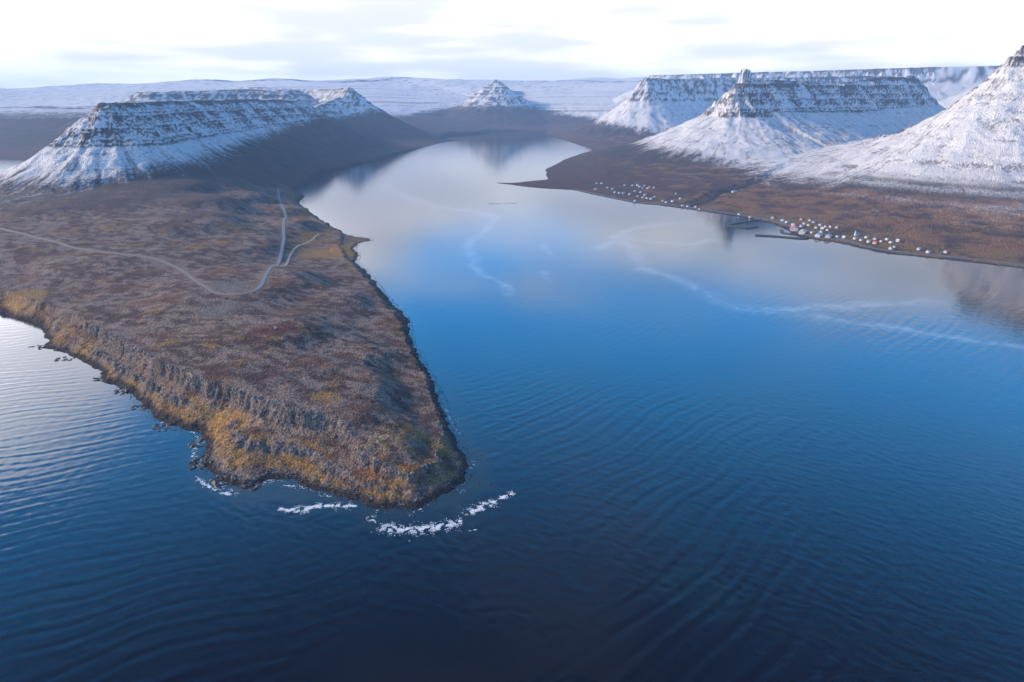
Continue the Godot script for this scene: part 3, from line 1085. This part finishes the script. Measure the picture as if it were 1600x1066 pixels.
	for i in near_at.size():
		var p: Vector2 = near_at[i]
		var kind := rng.randi() % 6
		var roof: Material = [pale, dark, grey, red, pale, teal][kind]
		var tone: String = ["pale", "black", "grey", "red", "pale", "blue"][kind]
		house("house", "small %s-roofed house, %s from the far end of the near village" % [tone, nth(i)], "house", "houses of the near village", p, 0.7 + rng.randf_range(-0.25, 0.25) + (PI / 2 if rng.randf() < 0.25 else 0.0), Vector3(rng.randf_range(8, 13), rng.randf_range(2.8, 4.6), rng.randf_range(6.5, 8.5)), rng.randf_range(2.5, 3.5), white if rng.randf() < 0.7 else cream, roof)
	for i in far_at.size():
		var p: Vector2 = far_at[i]
		var kind := rng.randi() % 5
		var roof: Material = [pale, grey, teal, dark, teal][kind]
		var tone: String = ["pale", "grey", "blue", "black", "blue"][kind]
		house("house", "small %s-roofed house, %s from the spit in the far village" % [tone, nth(i)], "house", "houses of the far village", p, 0.9 + rng.randf_range(-0.25, 0.25), Vector3(rng.randf_range(8, 15), rng.randf_range(2.8, 4.6), rng.randf_range(6.5, 9)), rng.randf_range(2.5, 3.5), white, roof)
	house("shed", "tiny white shed on the reddish patch of the headland", "shed", "", Vector2(-383, -1047), 0.4, Vector3(4, 2.2, 3), 1.2, white, pale)
	# ---- fish farm
	var ring := TorusMesh.new()
	ring.inner_radius = 3.6
	ring.outer_radius = 4.4
	ring.rings = 16
	ring.ring_segments = 5
	ring.material = plain("dark_plastic", Color(0.12, 0.12, 0.13))
	for f in [[-71, -2731, "row of dark round fish pens, left of the two in the fjord"], [-5, -2748, "row of dark round fish pens, right of the two in the fjord"]]:
		var o := Node3D.new()
		o.name = numbered("fish_farm")
		add_child(o)
		o.position = Vector3(f[0], 0.2, f[1])
		tag(o, f[2], "fish farm", "fish farms in the fjord")
		for k in 5:
			var m := MeshInstance3D.new()
			m.name = "net_ring"
			m.mesh = ring
			m.position = Vector3((k - 2) * 9.5, 0, (k % 2) * 1.0)
			o.add_child(m, true)
	# ---- rocks at the shore
	var black := StandardMaterial3D.new()
	black.resource_name = "wet_basalt"
	black.albedo_color = Color(0.13, 0.13, 0.14)
	black.roughness = 0.55
	black.uv1_triplanar = true
	black.uv1_scale = Vector3.ONE * 0.6
	black.albedo_texture = texture(43, 0.2, 4, Color(0.5, 0.5, 0.5), Color(1, 1, 1), 512)
	var kinds := []
	for k in 5:
		kinds.append(rock_mesh(60 + k, 0.42 + 0.08 * k, black))
	var reefs := [[-805, -1085, 8, 14, "at the far end of the headland's west shore"], [-724, -1030, 12, 13, "in the second reef along the west shore"], [-625, -950, 16, 12, "in the third reef along the west shore"], [-560, -903, 12, 11, "in the fourth reef along the west shore"], [-508, -852, 18, 13, "in the largest reef of the west shore"], [-450, -787, 16, 14, "in the reef before the shingle bay"], [-384, -745, 14, 11, "on the point beside the shingle bay"], [-362, -700, 22, 15, "in the black reef west of the tip"], [-318, -658, 18, 14, "on the black shelf west of the tip"], [-288, -648, 14, 12, "on the black shelf's east end"]]
	for f in reefs:
		var sizes := []
		for k in int(f[2]):
			sizes.append(rng.randf_range(1.2, 4.2))
		sizes.sort()
		sizes.reverse()
		var count := 0
		for k in int(f[2]):
			var p: Vector2 = Vector2(f[0], f[1]) + Vector2.from_angle(rng.randf() * TAU) * float(f[3]) * sqrt(rng.randf())
			var sd := shore(p.x, p.y)
			if sd > 12.0:
				continue
			var m := MeshInstance3D.new()
			m.name = numbered("shore_rock")
			m.mesh = kinds[rng.randi() % 5]
			add_child(m)
			var s: float = sizes[count]
			count += 1
			m.position = Vector3(p.x, maxf(-0.15 * s, minf(ground_at(p.x, p.y), 2.0) - 0.3), p.y)
			m.rotation.y = rng.randf() * TAU
			m.scale = Vector3(s * 1.25, s * 0.8, s)
			tag(m, ("largest" if count == 1 else nth(count - 1) + " largest") + " black rock " + str(f[4]), "rock", "rocks of the west shore reefs")
	var line := pairs(SHORE)
	var wet := []
	var dry := []
	for i in range(26, 110):
		var a := line[i]
		var b := line[i + 1]
		if a.y < -2100.0 or a.x < -1150.0:
			continue
		var len_ := a.distance_to(b)
		for k in int(len_ * 1.7):
			var out := (b - a).orthogonal().normalized()
			var p := a.lerp(b, rng.randf()) + out * rng.randf_range(-9.0, 9.0)
			var sd := shore(p.x, p.y)
			var s := rng.randf_range(0.5, 1.0 + 1.6 * rng.randf() * rng.randf())
			var y := maxf(ground_at(p.x, p.y), -0.1) if sd > -10.0 else -0.1
			var t := Transform3D(Basis(Vector3.UP, rng.randf() * TAU).scaled(Vector3(s, s * 0.9, s)), Vector3(p.x, y - 0.2 * s, p.y))
			if sd < 9.0: wet.append(t)
			else: dry.append(t)
	for k in 4600:       # shingle round the tip
		var p := Vector2(rng.randf_range(-290, -40), rng.randf_range(-740, -590))
		var sd := shore(p.x, p.y)
		if sd < 7.0 or sd > 16.0:
			continue
		var s := rng.randf_range(0.35, 1.0)
		dry.append(Transform3D(Basis(Vector3.UP, rng.randf() * TAU).scaled(Vector3.ONE * s), Vector3(p.x, ground_at(p.x, p.y) - 0.2 * s, p.y)))
	for k in 420:        # the reef that dries round the tip
		var p := Vector2(rng.randf_range(-150, -15), rng.randf_range(-790, -578))
		var sd := shore(p.x, p.y)
		if sd > -4.0 or sd < -30.0 or n_mid.get_noise_2d(p.x * 3.0, p.y * 3.0) > 0.1:
			continue
		var s := rng.randf_range(0.6, 1.7)
		wet.append(Transform3D(Basis(Vector3.UP, rng.randf() * TAU).scaled(Vector3(s * 1.3, s * 0.6, s)), Vector3(p.x, -0.2 * s, p.y)))
	var shingle := plain("dry_stone", Color(0.15, 0.155, 0.165), 0.9)
	# ---- basalt along the headland's scarp: angular blocks on the steep faces, fallen ones below
	var blocks := []
	var fallen := []
	for k in 90000:
		var p := Vector2(rng.randf_range(-760, -80), rng.randf_range(-1120, -630))
		var ed := rim_at.at(p.x, p.y)
		if ed > 6.0 or ed < -75.0:
			continue
		var sd := shore(p.x, p.y)
		if sd < 14.0:
			continue
		var y := ground_at(p.x, p.y)
		var gx := ground_at(p.x + 3.0, p.y) - y
		var gz := ground_at(p.x, p.y + 3.0) - y
		var steep := sqrt(gx * gx + gz * gz) / 3.0
		if steep > 0.95 and blocks.size() < 2300:
			var s := rng.randf_range(0.6, 1.7)
			blocks.append(Transform3D(Basis(Vector3.UP, rng.randf() * TAU).scaled(Vector3(s * rng.randf_range(0.7, 1.2), s * rng.randf_range(0.7, 1.5), s)), Vector3(p.x, y - s * 0.6, p.y)))
		elif steep > 0.25 and steep < 0.8 and k % 6 == 0:
			var s := rng.randf_range(0.3, 0.9 + 0.8 * rng.randf() * rng.randf())
			fallen.append(Transform3D(Basis(Vector3.UP, rng.randf() * TAU).scaled(Vector3(s, s * 0.9, s)), Vector3(p.x, y - 0.15 * s, p.y)))
	var basalt := StandardMaterial3D.new()
	basalt.resource_name = "dry_basalt"
	basalt.albedo_color = Color(0.58, 0.55, 0.53)
	basalt.roughness = 0.9
	basalt.uv1_triplanar = true
	basalt.uv1_world_triplanar = true
	basalt.uv1_scale = Vector3.ONE / 17.0
	basalt.albedo_texture = texture(44, 0.15, 5, Color(0.4, 0.39, 0.38), Color(1, 1, 1), 512)
	scatter("cliff_blocks", "grey basalt outcrops along the headland's scarp", block_mesh(5, basalt), blocks)
	scatter("fallen_boulders", "grey boulders fallen below the headland's scarp", rock_mesh(77, 0.7, basalt), fallen)
	scatter("wet_boulders", "dark wet boulders along the headland's waterline", kinds[1], wet)
	scatter("shingle_boulders", "grey boulders on the headland's shingle beach", rock_mesh(71, 0.6, shingle), dry)
	# ---- surf
	var froth := plain("foam", Color(0.6, 0.63, 0.66), 0.7)
	var bubbles := []
	var patchy := noise(91, 9.0, 3)
	for s in [[[-239, -604, -217, -602, -199, -609, -162, -609], 5.5, 1700], [[-143, -588, -136, -580], 5.0, 500], [[-126, -571, -94, -568, -63, -576, -50, -584], 6.5, 2100], [[-42, -566, -35, -568], 4.0, 420], [[-44, -597, -20, -616, 0, -633], 5.5, 1500], [[-355, -668, -330, -646, -300, -630], 2.6, 500], [[-90, -842, -78, -800, -66, -770], 2.5, 350], [[-388, -770, -382, -735, -377, -712], 2.0, 260], [[-478, -838, -455, -800], 1.8, 160], [[-250, -649, -238, -648], 1.5, 120]]:
		var p := smooth_line(s[0], 3.0)
		for k in int(s[2]) * 3:
			var i := rng.randi() % maxi(p.size() - 1, 1)
			var wide := float(s[1]) * (0.55 + 1.1 * patchy.get_noise_2d(p[i].x * 0.5, p[i].y * 0.5))
			var q := p[i].lerp(p[mini(i + 1, p.size() - 1)], rng.randf()) + Vector2(rng.randfn(0.0, 0.75), rng.randfn(0.0, 0.75)) * wide
			if rng.randf() > 0.5 + 2.6 * patchy.get_noise_2d(q.x, q.y) or shore(q.x, q.y) > -1.0:
				continue
			var r := rng.randf_range(0.1, 0.36)
			bubbles.append(Transform3D(Basis(Vector3.UP, rng.randf() * TAU).scaled(Vector3(r * 1.5, r * 0.5, r)), Vector3(q.x, 0.1, q.y)))
	for i in range(26, 66):        # wash along the waterline
		var a := line[i]
		var b := line[i + 1]
		for k in int(a.distance_to(b) * 9.0):
			var q := a.lerp(b, rng.randf()) - (b - a).orthogonal().normalized() * (2.0 + 7.0 * absf(rng.randfn(0.0, 0.6)))
			if patchy.get_noise_2d(q.x * 0.25 + 300.0, q.y * 0.25) < 0.14 or absf(patchy.get_noise_2d(q.x, q.y)) > 0.16 or shore(q.x, q.y) > -1.5:
				continue
			var r := rng.randf_range(0.1, 0.34)
			bubbles.append(Transform3D(Basis(Vector3.UP, rng.randf() * TAU).scaled(Vector3(r * 1.5, r * 0.5, r)), Vector3(q.x, 0.08, q.y)))
	scatter("surf_foam", "white surf breaking off the headland's tip", rock_mesh(75, 0.7, froth), bubbles)
